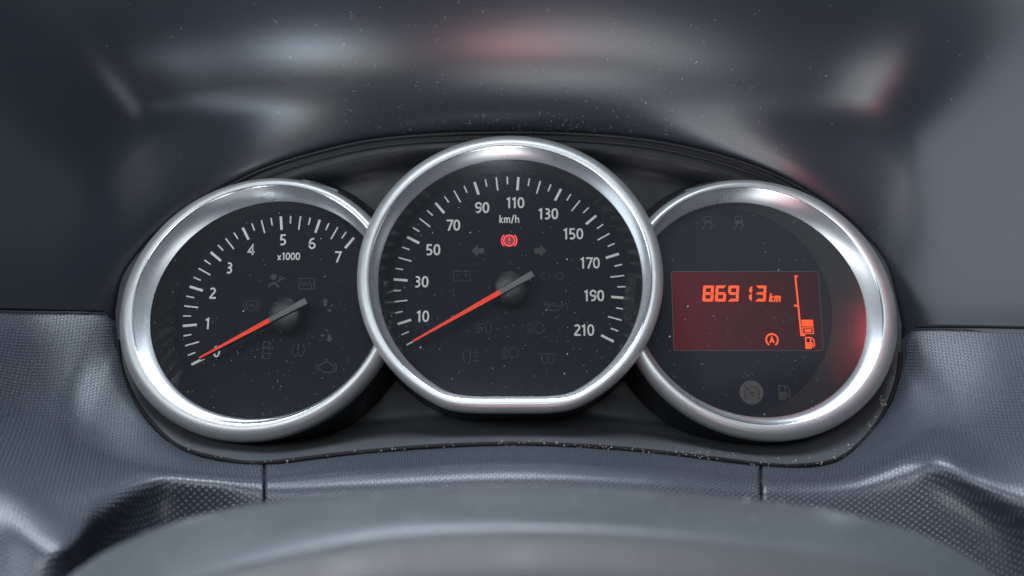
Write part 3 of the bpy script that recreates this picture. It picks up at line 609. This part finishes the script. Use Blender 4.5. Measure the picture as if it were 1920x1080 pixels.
skin('skin', 6.015, 9.985, 120, cc, edge0=True, edge1=True)
rp = thing('lower_dashboard', (115, -65, 55), 'textured blue-grey dashboard panel right of the column cover, below the orange display', 'dashboard panel', 'textured dashboard panels')
skin('skin', 10.015, 16.0, 150, rp, edge0=True)
for root, sl in ((lp, slice(0, 3)), (rp, slice(14, 17))):
    P = [(p[0]-.9*math.copysign(1, p[0]), p[1]+.55, p[2]+.8) for p in by_length([N0[0], N0[1], N0[2]] if root is lp else [N0[14], N0[15], N0[16]], 30)]
    V, F = tube(P, .55); obj('seam_gap_shade', V, F, M['black'], root)  # black tube stands in for the dark, shaded gap under the hood
cb = thing('dashboard_carrier', (0, -70, 30), 'black inner carrier glimpsed in the gaps between the dashboard panels', 'dashboard carrier')
skin('carrier_strip', 5.75, 6.25, 10, cb, ny=30, back=3.5, m=M['black']); skin('carrier_strip', 9.75, 10.25, 10, cb, ny=30, back=3.5, m=M['black'])

# ================================================================ steering wheel rim
WT = [(-92, -100), (-86.5, -84), (-80.4, -76.2), (-74.5, -71.0), (-68.5, -66.9), (-59.6, -63.0), (-50.6, -60.5), (-41.4, -58.8), (-23.0, -56.9), (0.1, -56.1), (23.3, -56.7), (44.3, -58.5), (60.0, -60.9), (73.5, -64.9), (83.0, -70.6), (88.7, -77.1), (93.5, -86), (98, -101)]
WC = [(-82, -100), (-72, -84), (-62.1, -74.6), (-54.7, -69.7), (-47.0, -67.1), (-36.9, -64.5), (-25.1, -62.0), (-13.3, -60.4), (2.6, -59.8), (18.5, -60.3), (38.3, -62.0), (51.7, -63.7), (63.3, -66.7), (70.7, -71.6), (80, -82), (88, -100)]
a = [(x, y, 140) for x, y in by_length(WT, 90)]; c = [(x, y, 158) for x, y in by_length(WC, 90)]
def off(P, du, dv, dw): return [(p[0]*(1+du), p[1]+dv, p[2]+dw) for p in P]
rows = [off(a, -.02, -22, 2), off(a, 0, -10, -4), off(a, 0, -3, -3), off(a, 0, -.8, -1.2), a, off(blend(a, c, .12), 0, .35, 0), off(blend(a, c, .4), 0, .9, 0), off(blend(a, c, .7), 0, .8, 0), off(blend(a, c, .9), 0, .45, 0), c,
        off(c, -.003, -.35, .45), off(c, -.006, -.9, .8), off(c, -.012, -2.2, 1.3), off(c, -.02, -5, 2.1), off(c, -.03, -11, 3.2), off(c, -.04, -17, 0), off(c, -.05, -20, -12)]
V, F = loft(rows, closed=False, flip=True)
sw = obj('steering_wheel_rim', V, F, M['rim'])
tag(sw, 'dark grey steering wheel rim arching out of focus across the bottom foreground', 'steering wheel')

rnd = random.Random(8); V = []; F = []
for _ in range(110):
    i = rnd.randrange(12, 78); f = rnd.uniform(.02, .95); r0 = blend(a, c, f)[i]; lift = .35+.6*math.sin(math.pi*min(1, f*1.05)); s_ = rnd.uniform(.05, .16)
    q = (r0[0]+rnd.uniform(-.8, .8), r0[1]+lift, r0[2]); o = len(V)
    for d in ((1, 0, 0), (-1, 0, 0), (0, 1, 0), (0, -1, 0), (0, 0, 1), (0, 0, -1)): V.append(tuple(q[j]+d[j]*s_*rnd.uniform(.6, 1.8) for j in range(3)))
    for d in ((0, 2, 4), (2, 1, 4), (1, 3, 4), (3, 0, 4), (2, 0, 5), (1, 2, 5), (3, 1, 5), (0, 3, 5)): F.append(tuple(o+x for x in d))
obj('dust_specks', V, F, M['dust'], sw, smooth=False, kind='stuff')
